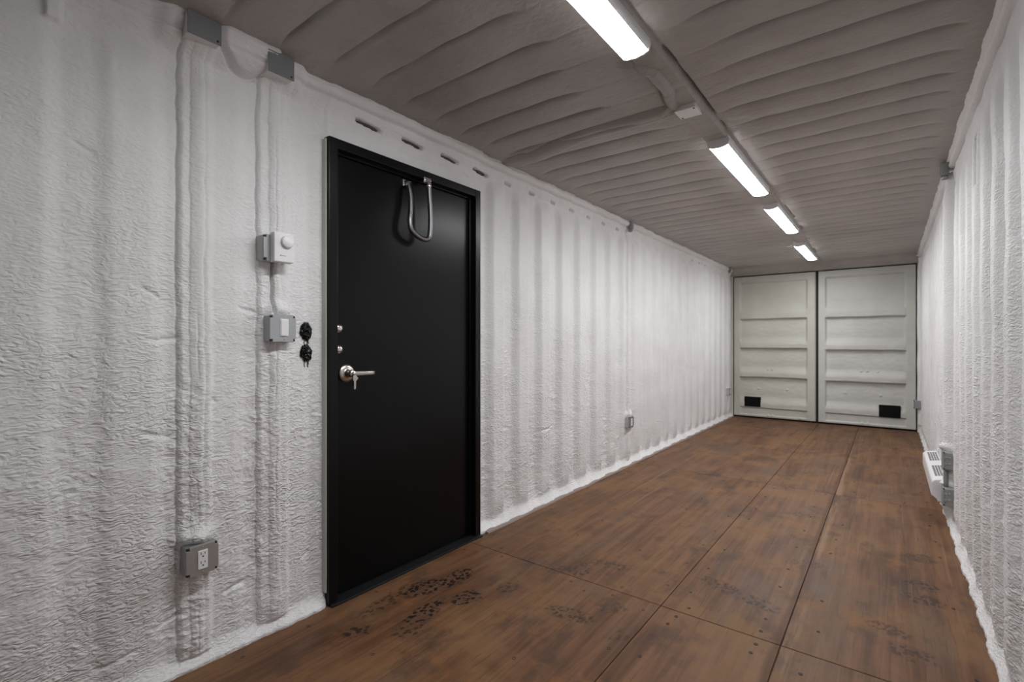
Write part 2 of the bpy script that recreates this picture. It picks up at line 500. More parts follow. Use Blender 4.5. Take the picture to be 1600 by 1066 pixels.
def wall_left_x(y, z):
    near = 1 - sm(1.2, 1.4, y)
    amp = np.where(y < 1.3, 0.012, 0.040)
    fade = (1 - 0.8 * sm(2.16, 2.26, z)) * (0.25 + 0.75 * sm(0.02, 0.16, z))
    cr = corr(y + 0.006 * perlin(y * 2, z * 3, 77), 2.655)
    x = -0.008 + amp * fade * (cr - 0.4)
    x = x * np.where((y > DY0) & (y < DY1), 0.25, 1.0)
    rough = (0.35 + 0.75 * (1 - sm(0.5, 1.9, z))) * (1.15 - 0.55 * cr) * (0.75 + 0.6 * sm(-0.25, 0.3, perlin(y * 3, z * 2.2, 31)))
    far = 1 - 0.45 * sm(4.2, 5.2, y)
    rough = rough * far
    # sprayed-over conduits
    def conduit(y0, wd, hgt, z0, z1, crease=0.010, side=-1):
        yy_ = y - 0.007 * perlin(z * 4, z * 0 + y0, 12) - 0.007 * perlin(z * 13, y * 9 + y0, 13) - 0.003 * perlin(z * 34, y * 16, 14)
        zz = band(z, z0, z1, 0.015)
        flat = band(yy_, y0 - wd / 2, y0 + wd / 2, 0.013)
        core = np.sqrt(np.clip(1 - ((yy_ - y0 - 0.004) / 0.022) ** 2, 0, 1))
        cz = 0.55 + 0.9 * np.clip(perlin(z * 3.3, z * 0 + y0 * 7, 44), -0.5, 0.5)
        g = -crease * cz * gauss(yy_, y0 + side * (wd / 2 + 0.006), 0.0030) - 0.4 * crease * cz * gauss(yy_, y0 + 0.006, 0.0030) * sm(-.1, .2, perlin(z * 2.1, z * 0 + y0 * 3, 45))
        return zz * (hgt * flat * 0.62 + hgt * 0.26 * core + g)
    x = x + conduit(0.738, 0.105, 0.024, 0.035, 2.32, 0.013)
    x = x + conduit(1.030, 0.120, 0.022, 0.045, 2.32, 0.010)
    x = x + conduit(4.53, 0.085, 0.030, 0.05, 2.34, 0.016)
    x = x + conduit(8.22, 0.085, 0.028, 0.05, 2.34, 0.012)
    # lumpy toes of the two near conduits
    for yc in (0.735, 1.03):
        x = x + 0.014 * gauss(y, yc, 0.055) * gauss(z, 0.10, 0.06)
        x = x - 0.012 * gauss(y, yc, 0.06) * gauss(z, 0.036, 0.007)
    # pillows of foam around the boxes
    for yc, zc, hh in ((0.735, 0.482, 0.040), (1.045, 1.335, 0.026), (4.50, 0.50, 0.02), (8.22, 0.49, 0.015)):
        x = x + hh * gauss(y, yc, 0.055) * gauss(z, zc, 0.028)
    x = x - 0.012 * gauss(y, 0.76, 0.05) * gauss(z, 0.315, 0.04)
    # long conduit under the roof rail and the dark slits below it
    zr = 2.345 + 0.004 * perlin(y * 1.5, y * 0 + .2, 8)
    rail = np.sqrt(np.clip(1 - ((z - zr) / 0.020) ** 2, 0, 1))
    x = x + 0.030 * sm(2.24, 2.33, z) + 0.016 * rail * sm(1.05, 1.15, y)
    x = x - 0.016 * gauss(z, zr - 0.024, 0.0045) * (0.4 + 0.8 * sm(-0.2, 0.2, perlin(y * 3, y * 0, 9)))
    x = x - 0.012 * gauss(z, zr + 0.022, 0.004)
    ks = np.round((y - 1.505) / 0.281)
    yc = 1.505 + ks * 0.281
    on = ((ks >= 0) & (ks <= 3)).astype(float) + 0.45 * ((ks > 3) & (ks < 26)).astype(float) * (np.sin(ks * 12.9) > -0.5)
    lw = np.where(ks <= 3, 0.068, 0.035)
    x = x - 0.085 * on * sm(lw * 1.15, lw * 0.8, np.abs(y - yc)) * np.exp(-((z - (2.272 - 0.06 * (y - yc) + 0.004 * perlin(y * 25, y * 0, 47))) / 0.0075) ** 4)
    # drooping foam roll between the two upper junction boxes
    arc = 2.262 + 1.1 * (y - 0.905) ** 2 * 6
    inside = band(y, 0.80, 1.02, 0.02)
    x = x + inside * 0.030 * sm(arc - 0.004, arc + 0.012, z) - inside * 0.014 * gauss(z, arc - 0.006, 0.006)
    x = x - inside * 0.010 * gauss(z, 2.318 + 0.10 * (y - 0.9), 0.004)
    x = x + 0.030 * band(y, 0.62, 1.14, 0.03) * sm(2.25, 2.31, z)
    # hook of foam at the very left
    x = x + 0.018 * band(y, 0.325, 0.365, 0.006) * sm(2.19, 2.205, z)
    x = x - 0.040 * gauss(y, 1.022 + 0.003 * perlin(z * 20, z * 0, 46), 0.0045) * band(z, 1.325, 1.545, 0.012)
    # odd dents and cracks in the near foam
    for (yy_, zz_, ln, tilt, dp) in ((0.62, 0.87, 0.05, -0.25, .009), (0.64, 1.21, 0.05, 0.1, .008), (0.42, 1.83, 0.03, -.5, .006),
                                     (0.60, 1.375, 0.03, -.5, .008), (0.66, 0.20, 0.05, 0.25, .009), (0.88, 0.235, 0.05, 0.2, .010),
                                     (0.93, 1.33, 0.04, -.25, .008), (0.80, 0.98, 0.012, -.6, .006), (1.175, 0.26, 0.02, .6, .010),
                                     (0.50, 0.13, 0.07, 0.15, .008), (3.1, 0.55, .1, .05, .01), (2.62, 0.62, .06, -.2, .008)):
        x = x - dp * sm(ln * 1.3, ln * 0.5, np.abs(y - yy_)) * gauss(z, zz_ + tilt * (y - yy_) + 0.006 * perlin(y * 30, y * 0, 5), 0.007)
    # crumbly line above the black door
    x = x - 0.010 * band(y, 1.3, 2.28, 0.03) * gauss(z, 2.215 + 0.02 * perlin(y * 9, y * 0, 15), 0.005) * sm(-.1, .2, perlin(y * 14, y * 0 + .5, 16))
    e, msk = floor_lip(y, z, 21)
    s_ = 1 - 0.85 * msk
    x = x + (lumps(y, z, 3) + wrinkle(y, z, 10, rough)) * s_ + e
    # meets the roof in a cove
    t = np.clip((z - (H - 0.085)) / 0.085, 0, 1)
    x = x + 0.09 * (1 - np.sqrt(np.clip(1 - t * t, 0, 1)))
    # tidy edge against the steel door frame
    edge = np.exp(-np.abs(y - DY0) / 0.012) + np.exp(-np.abs(y - DY1) / 0.012)
    edge = np.clip(edge, 0, 1) * (z < DZ + 0.02)
    x = x * (1 - 0.75 * edge)
    return x

zs_fine = steps((0, 0.06, 0.004), (0.06, 2.24, 0.0054), (2.24, 2.30, 0.003), (2.30, H, 0.005))
ysL = steps((YB, -0.1, 0.05), (-0.1, 0.15, 0.01), (0.15, 0.66, 0.0046), (0.66, 0.77, 0.0026), (0.77, 0.945, 0.0046), (0.945, 1.05, 0.0026), (1.05, DY0, 0.0046), (DY0, DY1, 0.011), (DY1, 4.7, 0.0085), (4.7, YE, 0.014))
zs_fine = np.unique(np.append(zs_fine, DZ))
Yg, Zg = np.meshgrid(ysL, zs_fine, indexing='ij')
Xg = wall_left_x(Yg, Zg)
yc_, zc_ = (ysL[:-1] + ysL[1:]) / 2, (zs_fine[:-1] + zs_fine[1:]) / 2
keep = ~(((yc_ > DY0) & (yc_ < DY1))[:, None] & (zc_ < DZ)[None, :])
wl = link('wall_left', grid_mesh('wall_left', np.stack([Xg, Yg, Zg], -1), keep, False), 'foam')
tag(wl, 'white spray-foamed corrugated wall with the black door', 'wall', kind='structure')
box('steel_panel', (-0.14, YB, -0.1), (-0.10, YE + 0.1, H + 0.16), 'steel_wall', wl)
M['slit_shade'] = mat('slit_shade_steel', (0.07, 0.052, 0.042), 0.7)
for k in range(4):          # dark bare-steel strips added to give the slits in the foam their shade
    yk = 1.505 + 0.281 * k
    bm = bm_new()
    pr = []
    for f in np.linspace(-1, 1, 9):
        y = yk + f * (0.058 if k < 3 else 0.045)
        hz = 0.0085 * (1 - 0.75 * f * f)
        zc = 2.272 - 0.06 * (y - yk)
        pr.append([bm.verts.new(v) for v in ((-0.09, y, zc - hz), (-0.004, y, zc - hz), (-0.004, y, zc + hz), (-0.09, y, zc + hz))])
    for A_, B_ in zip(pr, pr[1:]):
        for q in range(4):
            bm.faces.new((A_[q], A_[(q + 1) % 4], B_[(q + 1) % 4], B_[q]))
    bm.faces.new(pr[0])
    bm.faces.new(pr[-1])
    link('slit_shade_strip', bm_mesh(bm, 'slit_shade_strip'), 'slit_shade', wl)

bm = bm_new()
ys_ = np.arange(2.36, 8.5, 0.06)
prevr = None
for y in ys_:
    o_ = 0.056 + 0.008 * float(perlin(np.array([y * 3.0]), np.array([0.4]), 90)[0])
    ring = [bm.verts.new(v) for v in ((0.0, y, -0.002), (o_, y, -0.002), (o_ - 0.004, y, 0.010), (0.0, y, 0.016))]
    if prevr:
        for k in range(4):
            bm.faces.new((prevr[k], prevr[(k + 1) % 4], ring[(k + 1) % 4], ring[k]))
    else:
        bm.faces.new(ring)
    prevr = ring
bm.faces.new(prevr)
M['strip'] = mat('bare_floor_strip', (0.30, 0.235, 0.215), 0.6)
tag(link('trim_1', bm_mesh(bm, 'trim_1'), 'strip'), 'pinkish bare strip along the floor under the left foam', 'trim', kind='structure')

# ---------------------------------------------------------------- right wall
def wall_right_x(y, z):
    cr = corr(y + 0.006 * perlin(y * 2, z * 3, 177), 2.64 + PITCH / 2, 0.045, 0.11)
    fade = (1 - 0.92 * sm(2.12, 2.27, z)) * (0.2 + 0.8 * sm(0.02, 0.16, z))
    d = -0.010 + 0.034 * fade * (cr - 0.4)
    rough = (0.45 + 0.75 * (1 - sm(0.3, 1.8, z))) * (1.15 - 0.5 * cr)
    rough = rough * (1 - 0.4 * sm(4.5, 6.0, y))
    zr = 2.335 + 0.006 * perlin(y * 1.5, y * 0 + .2, 108)
    rail = np.sqrt(np.clip(1 - ((z - zr) / 0.015) ** 2, 0, 1))
    d = d + 0.014 * sm(2.2, 2.33, z) + 0.016 * rail - 0.045 * gauss(z, zr - 0.024, 0.007) * (0.3 + sm(-.2, .25, perlin(y * 2.5, y * 0, 109)))
    for y0, hgt in ((4.30, 0.036), (8.28, 0.03)):
        yy_ = y - 0.012 * perlin(z * 3, z * 0 + y0, 112)
        zz = band(z, 0.12, 2.34, 0.02)
        d = d + zz * (hgt * np.sqrt(np.clip(1 - ((yy_ - y0) / 0.042) ** 2, 0, 1)) - 0.010 * gauss(yy_, y0 - 0.05, 0.008))
    d = d + 0.03 * gauss(y, 4.27, .05) * gauss(z, .515, .02) + 0.02 * gauss(y, 4.27, .05) * gauss(z, .275, .013)
    d = d - 0.03 * band(y, 3.16, 3.19, 0.01) * band(z, 1.95, 2.2, .03)
    e, msk = floor_lip(y, z, 121, 0.030)
    d = d + (lumps(y, z, 103) + wrinkle(y, z, 110, rough)) * (1 - 0.8 * msk) + e
    t = np.clip((z - (H - 0.085)) / 0.085, 0, 1)
    return W - d - 0.09 * (1 - np.sqrt(np.clip(1 - t * t, 0, 1)))

ysR = steps((YB, 1.6, 0.04), (1.6, 4.6, 0.0075), (4.6, YE, 0.014))
zsR = steps((0, 0.06, 0.004), (0.06, H, 0.0065))
Yg, Zg = np.meshgrid(ysR, zsR, indexing='ij')
wr = link('wall_right', grid_mesh('wall_right', np.stack([wall_right_x(Yg, Zg), Yg, Zg], -1), None, True), 'foam')
tag(wr, 'white spray-foamed corrugated wall with the heater', 'wall', kind='structure')
box('steel_panel', (W + 0.10, YB, -0.1), (W + 0.14, YE + 0.1, H + 0.16), 'steel_wall', wr)

# ---------------------------------------------------------------- ceiling
RP = 0.209
def ceiling_z(x, y):
    yw = y + 0.010 * perlin(x * 1.6, y * 1.2, 201) + 0.012 * perlin(x * 4, y * 3, 202)
    d = (yw - 1.2) % RP / RP
    pil = np.sqrt(np.clip(np.sin(np.pi * d), 0, 1))
    cusp = np.exp(-np.minimum(d, 1 - d) * RP / 0.007)
    k = np.round((y - 1.2) / RP)
    ce = 1.262 - 0.045 * sm(5.5, 7.5, y)
    edge = sm(0.10, 0.26, x) * (1 - sm(W - 0.20, W - 0.07, x))
    wobble = 0.06 * np.sin(k * 5.1)
    mid = sm(0.02, 0.20, np.abs(x - ce) - 0.10 - wobble * (y < 2.9) - 0.16 * (1 - sm(2.4, 3.0, y)) * (x < ce))
    a = edge * (0.10 + 0.90 * mid)
    down = 0.024 * pil * a + (1 - a) * 0.022
    up = 0.032 * cusp * a * (0.5 + 0.7 * sm(-.3, .3, perlin(x * 2.2, k * 3.7, 203)))
    z = H - down + up
    # foam-covered conduit spine that carries the lamps
    sp = band(x, ce - 0.058, ce + 0.058, 0.008)
    z = z - 0.014 * sp + 0.050 * gauss(x, ce + 0.072 + 0.004 * perlin(y * 12, y * 0, 210), 0.0075) * band(y, 1.92, 2.95, 0.04) * sm(-.25, .15, perlin(y * 7, y * 0 + .4, 205))
    z = z + 0.016 * gauss(x, ce + 0.075, 0.009) * (y > 4.0) * sm(0, .3, perlin(y * 6, y * 0 + .4, 206))
    # bent conduit from the first lamp to the junction box
    cx = 1.165 + 0.075 * sm(1.90, 2.06, y) - 0.035 * sm(2.20, 2.40, y)
    z = z - 0.022 * np.sqrt(np.clip(1 - ((x - cx) / 0.026) ** 2, 0, 1)) * band(y, 1.92, 2.42, 0.03) + 0.010 * gauss(x, cx - 0.034, 0.006) * band(y, 1.95, 2.4, 0.03)
    # cross roll of foam running from the wall to the box
    yr = 2.555 - 0.09 * sm(0.25, 0.7, x)
    z = z - band(x, 0.06, 1.17, 0.05) * 0.030 * np.sqrt(np.clip(1 - ((y - yr) / 0.050) ** 2, 0, 1))
    z = z + band(x, 0.25, 1.17, 0.04) * 0.016 * gauss(y, yr - 0.056, 0.009)
    z = z + 0.02 * band(x, 0.09, 0.24, 0.02) * gauss(y, 2.49, 0.012)
    z = z + 0.004 * perlin(x * 3, y * 3, 207) + 0.0018 * perlin(x * 14, y * 22, 208) + 0.0009 * perlin(x * 35, y * 50, 209)
    # lintel drop in front of the end doors
    z = z - 0.10 * sm(YE - 0.16, YE - 0.02, y)
    return z

xsC = steps((-0.03, 1.08, 0.0105), (1.08, 1.38, 0.0045), (1.38, W + 0.03, 0.0105))
ysC = steps((YB, 0.3, 0.04), (0.3, 4.6, 0.0065), (4.6, YE + 0.06, 0.0095))
Xg, Yg = np.meshgrid(xsC, ysC, indexing='ij')
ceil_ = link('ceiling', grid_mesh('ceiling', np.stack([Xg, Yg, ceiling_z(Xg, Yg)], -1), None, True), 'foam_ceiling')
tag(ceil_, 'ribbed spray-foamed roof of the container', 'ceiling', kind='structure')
box('roof_panel', (-0.14, YB, H + 0.10), (W + 0.14, YE + 0.1, H + 0.16), 'steel_wall', ceil_)

# ---------------------------------------------------------------- wall behind the camera, end frame
ysB = steps((0, W, 0.03))
zsB = steps((0, H, 0.03))
Xg, Zg = np.meshgrid(ysB, zsB, indexing='ij')
Yg = YB + 0.02 + 0.03 * corr(Xg, 0.2) + lumps(Xg, Zg, 300)
wb = link('wall_back', grid_mesh('wall_back', np.stack([Xg, Yg, Zg], -1), None, True), 'foam')
tag(wb, 'white spray-foamed end wall behind the viewpoint', 'wall', kind='structure')
box('steel_panel', (-0.14, YB - 0.12, -0.1), (W + 0.14, YB - 0.08, H + 0.16), 'steel_wall', wb)

we = link('wall_end', bpy.data.meshes.new('wall_end'), 'rubber')
bm = bm_new()
add_box(bm, (-0.14, YE + 0.10, -0.1), (W + 0.14, YE + 0.14, H + 0.16))
add_box(bm, (-0.10, YE + 0.02, 2.27), (W + 0.10, YE + 0.10, H + 0.12))
add_box(bm, (-0.10, YE + 0.02, -0.03), (0.026, YE + 0.10, 2.30))
add_box(bm, (2.345, YE + 0.02, -0.03), (W + 0.1, YE + 0.10, 2.30))
bm.to_mesh(we.data)
bm.free()
bm = bm_new()
add_box(bm, (-0.10, YE - 0.004, -0.02), (0.029, YE + 0.09, 2.30), 0.004, 1)
link('jamb', bm_mesh(bm, 'jamb'), 'leaf_a', we)
bm = bm_new()
add_box(bm, (2.345, YE - 0.004, -0.02), (W + 0.10, YE + 0.09, 2.30), 0.004, 1)
link('jamb', bm_mesh(bm, 'jamb'), 'leaf_b', we)
bm = bm_new()
add_box(bm, (-0.10, YE - 0.003, 2.266), (W + 0.10, YE + 0.09, H + 0.1), 0.004, 1)
link('header', bm_mesh(bm, 'header'), 'foam_ceiling', we)
tag(we, 'dark door frame closing the far end', 'wall', kind='structure')

# ---------------------------------------------------------------- container doors (far end)
def container_leaf(name, x0, x1, px0, px1, lines, m, label, vent, bumps, seed):
    root = thing(name, ((x0 + x1) / 2, YE, 0.012), label, 'door', None, 'structure')
    xs = steps((x0, x1, 0.010))
    zs = steps((0.012, 2.258, 0.0075))
    X, Z = np.meshgrid(xs, zs, indexing='ij')
    inside = band(X, px0, px1, 0.010) * band(Z, lines[-1] - 0.0, lines[0], 0.010)
    dep = np.zeros_like(X)
    for zt, zb in zip(lines, lines[1:]):
        wv = 0.006 * perlin(X * 4, X * 0 + zb, seed)
        t = np.clip((zt - Z + wv) / (zt - zb), 0, 1)
        prof = -0.050 + 0.014 * sm(0.05, 0.45, t) + 0.042 * sm(0.58, 0.86, t) - 0.05 * sm(0.965, 0.995, t)
        sel = (Z <= zt) & (Z > zb)
        dep = np.where(sel, prof, dep)
    d = inside * dep
    # sheet below the lowest rib
    low = band(X, px0, px1, 0.012) * (Z < lines[-1]) * (Z > 0.05)
    d = d - 0.014 * low * sm(0.05, 0.06, Z)
    d = d - 0.012 * gauss(Z, lines[0] + 0.004, 0.006) * band(X, px0, px1, .01)
    for (bx, bz) in bumps:
        d = d + 0.014 * np.sqrt(np.clip(1 - ((X - bx) ** 2 + (Z - bz) ** 2) / 0.016 ** 2, 0, 1))
    d = d + 0.003 * perlin(X * 5, Z * 7, seed + 1) + 0.0022 * perlin(X * 14, Z * 22, seed + 2) * inside
    # rounded rim
    ed = np.minimum(np.minimum(X - x0, x1 - X), np.minimum(Z - 0.012, 2.258 - Z))
    d = d - 0.02 * (1 - sm(0, 0.012, ed)) - 0.06 * (ed < 0.0005)
    P = np.stack([X, YE - d, Z], -1)
    link('foam_panel', grid_mesh('foam_panel', P, None, False), m, root)
    bm = bm_new()
    add_box(bm, (x0 + 0.002, YE + 0.055, 0.015), (x1 - 0.002, YE + 0.085, 2.255))
    link('steel_back', bm_mesh(bm, 'steel_back'), 'steel_wall', root)
    v = box('vent', (vent[0], YE - 0.012, vent[1]), (vent[2], YE + 0.03, vent[3]), 'vent_black', root, 0.002, 1)
    n = 7
    for i in range(n):
        z0 = vent[1] + 0.012 + (vent[3] - vent[1] - 0.024) * (i + 0.5) / n
        bm = bm_new()
        add_box(bm, (vent[0] + 0.012, YE - 0.017, z0 - 0.006), (vent[2] - 0.012, YE - 0.010, z0 + 0.004))
        me = bm_mesh(bm, 'louvre')
        o = bpy.data.objects.new('louvre', me)
        COL.objects.link(o)
        me.materials.append(M['vent_black'])
        me.transform(Matrix.Translation(-root.location))
        o.parent = v
    return root

container_leaf('door_2', 0.034, 1.178, 0.14, 1.062, [2.145, 1.556, 1.096, 0.638, 0.153], 'leaf_a',
               'cream sprayed cargo door leaf left of the dark centre gap', (0.204, 0.178, 0.436, 0.333),
               [(0.54, 0.775), (0.60, 0.775), (0.40, 0.465), (0.80, 0.47), (0.54, 0.06), (0.60, 0.06), (0.98, 0.045)], 401)
container_leaf('door_3', 1.204, 2.340, 1.306, 2.222, [2.150, 1.550, 1.080, 0.622, 0.153], 'leaf_b',
               'grey-white sprayed cargo door leaf right of the dark centre gap', (1.932, 0.164, 2.169, 0.330),
               [(1.73, 0.79), (1.80, 0.79), (1.92, 0.79), (1.54, 0.47), (1.95, 0.455), (1.74, 0.06), (1.81, 0.06)], 431)

# ---------------------------------------------------------------- black steel door
d1 = thing('door_1', (0, (DY0 + DY1) / 2, 0), 'flat black steel door with lever handle in the left wall', 'door', None, 'structure')
FX, FW = 0.036, 0.045        # frame stands proud of the foam; face width
def frame_bm():
    bm = bm_new()
    z0 = 0.0
    add_box(bm, (-0.09, DY0 - 0.001, z0), (FX, DY0 + FW, DZ), 0.003, 2)
    add_box(bm, (-0.09, DY1 - FW, z0), (FX, DY1 + 0.001, DZ), 0.003, 2)
    add_box(bm, (-0.09, DY0 + FW - 0.004, DZ - FW), (FX - 0.0005, DY1 - FW + 0.004, DZ), 0.003, 2)
    # stop
    add_box(bm, (-0.09, DY0 + FW - 0.002, z0), (-0.002, DY0 + FW + 0.010, DZ - FW), 0.002, 1)
    add_box(bm, (-0.09, DY1 - FW - 0.010, z0), (-0.002, DY1 - FW + 0.002, DZ - FW), 0.002, 1)
    add_box(bm, (-0.09, DY0 + FW, DZ - FW - 0.012), (-0.002, DY1 - FW, DZ - FW + 0.004), 0.002, 1)
    return bm
link('door_frame', bm_mesh(frame_bm(), 'door_frame'), 'door_frame', d1)
SX = -0.010                  # face of the slab
leaf = box('door_leaf', (SX - 0.045, DY0 + FW + 0.012, 0.014), (SX, DY1 - FW - 0.012, DZ - FW - 0.015), 'door_black', d1, 0.002, 2)
box('threshold', (-0.09, DY0 + 0.002, -0.002), (FX + 0.02, DY1 - 0.002, 0.010), 'threshold', d1, 0.003, 2)
box('caulk_strip', (-0.02, DY0 - 0.010, 0.06), (0.022, DY0 - 0.0015, DZ - 0.01), 'caulk', d1, 0.004, 2)
# bolts
for z in (1.265, 1.166):
    lathe('bolt_head', (SX, 1.345, z), [(0.021, 0.0), (0.021, 0.003), (0.017, 0.009), (0.009, 0.0125), (0.0, 0.0135)], 'chrome', d1, 'x', 20)
# lever set
lev = lathe('lever_handle', (SX, 1.385, 1.052), [(0.042, 0.0), (0.042, 0.005), (0.039, 0.010), (0.026, 0.013), (0.017, 0.014), (0.0155, 0.032), (0.017, 0.04), (0.017, 0.056), (0.014, 0.060), (0.0, 0.061)], 'nickel', d1, 'x', 32)
bm = bm_new()
prev = None
for i in range(9):
    f = i / 8
    y = 1.383 + 0.125 * f
    hz = 0.0125 - 0.003 * f
    hx = 0.0085 - 0.0025 * f
    cx, cz = SX + 0.050 + 0.004 * math.sin(f * 2.4), 1.052 - 0.002 * f
    ring = [bm.verts.new((cx + hx * math.copysign(abs(math.cos(a)) ** 0.6, math.cos(a)), y, cz + hz * math.copysign(abs(math.sin(a)) ** 0.6, math.sin(a)))) for a in [2 * math.pi * j / 16 for j in range(16)]]
    if prev:
        for j in range(16):
            bm.faces.new((prev[j], prev[(j + 1) % 16], ring[(j + 1) % 16], ring[j]))
    else:
        bm.faces.new(ring)
    prev = ring
bm.faces.new(prev)
me = bm_mesh(bm, 'lever')
o = link('lever', me, 'nickel', lev, True)
me.transform(Matrix.Translation(-Vector(d1.location)))
# key left in the lock
key = thing('key', (SX + 0.06, 1.385, 1.052), 'small key hanging from the lever lock of the black door', 'key')
bm = bm_new()
kx = SX + 0.066
out = [(-0.010, -0.012), (-0.006, -0.004), (0.006, -0.004), (0.011, -0.012), (0.019, -0.020), (0.012, -0.030), (0.007, -0.034), (0.0055, -0.070), (0.001, -0.074), (-0.004, -0.070), (-0.004, -0.034), (-0.010, -0.028)]
f0 = [bm.verts.new((kx, 1.387 + a, 1.052 + b)) for a, b in out]
fc = bm.faces.new(f0)
r = bmesh.ops.extrude_face_region(bm, geom=[fc])
bmesh.ops.translate(bm, vec=(0.0025, 0, 0), verts=[v for v in r['geom'] if isinstance(v, bmesh.types.BMVert)])
link('key_blade', bm_mesh(bm, 'key_blade'), 'nickel', key)
lathe('key_plug', (SX + 0.060, 1.385, 1.052), [(0.0085, 0.0), (0.0085, 0.006), (0.006, 0.0095), (0.0, 0.0095)], 'nickel', key, 'x', 16)

# armoured cable loop from frame to leaf
cb = thing('door_cable_loop', (SX + 0.03, 1.79, 1.79), 'looped steel armoured cable hanging at the top of the black door', 'cable')
pts = [(0.014, 1.744, 2.050), (0.022, 1.747, 2.02), (0.030, 1.750, 1.97), (0.036, 1.745, 1.90), (0.040, 1.736, 1.845), (0.043, 1.742, 1.800), (0.047, 1.775, 1.772), (0.052, 1.818, 1.757),
       (0.055, 1.848, 1.762), (0.057, 1.863, 1.785), (0.058, 1.867, 1.85), (0.058, 1.865, 1.93), (0.058, 1.858, 2.0), (0.060, 1.852, 2.07)]
tube('armour', spline(pts, 150), 0.0135, 'armour', cb, 12, rib=0.05)
for p, q in (((SX, 1.722, 2.030), (SX + 0.014, 1.778, 2.068)), ((FX - 0.004, 1.832, 2.068), (FX + 0.010, 1.884, 2.100))):
    br = box('end_bracket', p, q, 'chrome', cb, 0.003, 2)
for (x, y, z) in ((SX + 0.014, 1.730, 2.049), (SX + 0.014, 1.770, 2.049), (FX + 0.010, 1.838, 2.085), (FX + 0.010, 1.878, 2.085)):
    lathe('bracket_screw', (x, y, z), [(0.005, 0.0), (0.004, 0.002), (0.0, 0.0028)], 'chrome', cb, 'x', 10)
for (c, ax) in (((0.011, 1.742, 2.052), 'z'), ((0.060, 1.8525, 2.064), 'z')):
    lathe('cable_gland', (c[0], c[1], c[2] - 0.022), [(0.0, -0.002), (0.0135, -0.002), (0.0145, 0.006), (0.0145, 0.016), (0.0125, 0.022), (0.010, 0.030), (0.0, 0.030)], 'chrome', cb, ax, 16)

# ---------------------------------------------------------------- black sealant blobs on the wall
def sealant(z, seed, ry, rz, label):
    root = thing('sealant_patch', (0.0, 1.178, z), label, 'sealant', 'black sealant patches beside the door')
    n = 40
    ys = np.linspace(-1.15, 1.15, n)
    A, B = np.meshgrid(ys, ys, indexing='ij')
    r = np.sqrt(A * A + B * B) + 0.22 * perlin(A * 2.2 + 5, B * 2.2, seed) + 0.1 * perlin(A * 5, B * 5, seed + 1)
    hgt = np.sqrt(np.clip(1 - r * r, 0, 1)) * 0.016 + 0.010 * (perlin(A * 3, B * 3, seed + 2)) * (r < 0.8)
    Y_, Z_ = 1.178 + A * ry, z + B * rz
    base = wall_left_x(Y_, Z_)
    X_ = np.where(r < 1.0, base + hgt + 0.002, base - 0.006)
    rc = (r[:-1, :-1] < 1.02)
    link('blob', grid_mesh('blob', np.stack([X_, Y_, Z_], -1), rc, False), 'goop', root)
    for (dy, z0, ln, rad) in ((-0.010, -rz * 0.7, 0.034, 0.0020), (0.008, -rz * 0.75, 0.034, 0.0026), (0.014, -rz * 0.6, 0.03, 0.0016)):
        pts = []
        for i in range(7):
            zz = z + z0 - ln * i / 6
            yy_ = 1.178 + dy + 0.0015 * math.sin(i * 1.7 + seed)
            xx = float(wall_left_x(np.array([[yy_]]), np.array([[zz]]))[0, 0])
            pts.append((xx + 0.0008, yy_, zz))
        tube('drip', pts, rad, 'goop', root, 8)
sealant(1.248, 61, 0.032, 0.041, 'upper black sealant blob beside the black door')
sealant(1.152, 67, 0.031, 0.039, 'lower black sealant blob beside the black door, just above handle height')

# ---------------------------------------------------------------- electrical boxes
def steel_box(name, side, y, z, depth, label, cat, group=None, size=0.104, cover='galv', body='galv', corners=True, base=None):
    """4-inch square box on a side wall; side +1 = left wall facing +x, -1 = right wall"""
    x0 = (0.0 if side > 0 else W) if base is None else base
    root = thing(name, (x0, y, z), label, cat, group)
    h = size / 2
    xa, xb = x0 - side * 0.03, x0 + side * (depth - 0.007)
    lo, hi = min(xa, xb), max(xa, xb)
    box('box_body', (lo, y - h, z - h), (hi, y + h, z + h), body, root, 0.006, 2)
    xc = x0 + side * depth
    bm = bm_new()
    e = h + 0.001
    c = 0.012 if corners else 0.002
    prof = [(-e + c, -e), (e - c, -e), (e - c, -e + c), (e, -e + c), (e, e - c), (e - c, e - c), (e - c, e), (-e + c, e), (-e + c, e - c), (-e, e - c), (-e, -e + c), (-e + c, -e + c)] if corners else [(-e, -e), (e, -e), (e, e), (-e, e)]
    lo_, hi_ = [], []
    for a, b in prof:
        lo_.append(bm.verts.new((xb - side * 0.002, y + a, z + b)))
    for a, b in prof:
        hi_.append(bm.verts.new((xc - side * 0.002, y + a, z + b)))
    top = [bm.verts.new((xc, y + a * 0.975, z + b * 0.975)) for a, b in prof]
    n = len(prof)
    for A, B in ((lo_, hi_), (hi_, top)):
        for i in range(n):
            bm.faces.new((A[i], A[(i + 1) % n], B[(i + 1) % n], B[i]))
    bm.faces.new(lo_)
    bm.faces.new(top)
    link('cover_plate', bm_mesh(bm, 'cover_plate'), cover, root)
    ax = 'x'
    k = h - 0.006
    if corners:
        for a, b in ((-1, -1), (1, -1), (-1, 1), (1, 1)):
            lathe('screw', (xb, y + a * k, z + b * k), [(0.0048, -0.004 * side), (0.0048, side * 0.002), (0.003, side * 0.0035), (0.0, side * 0.0038)], 'screw', root, 'x', 10)
    return root, xc

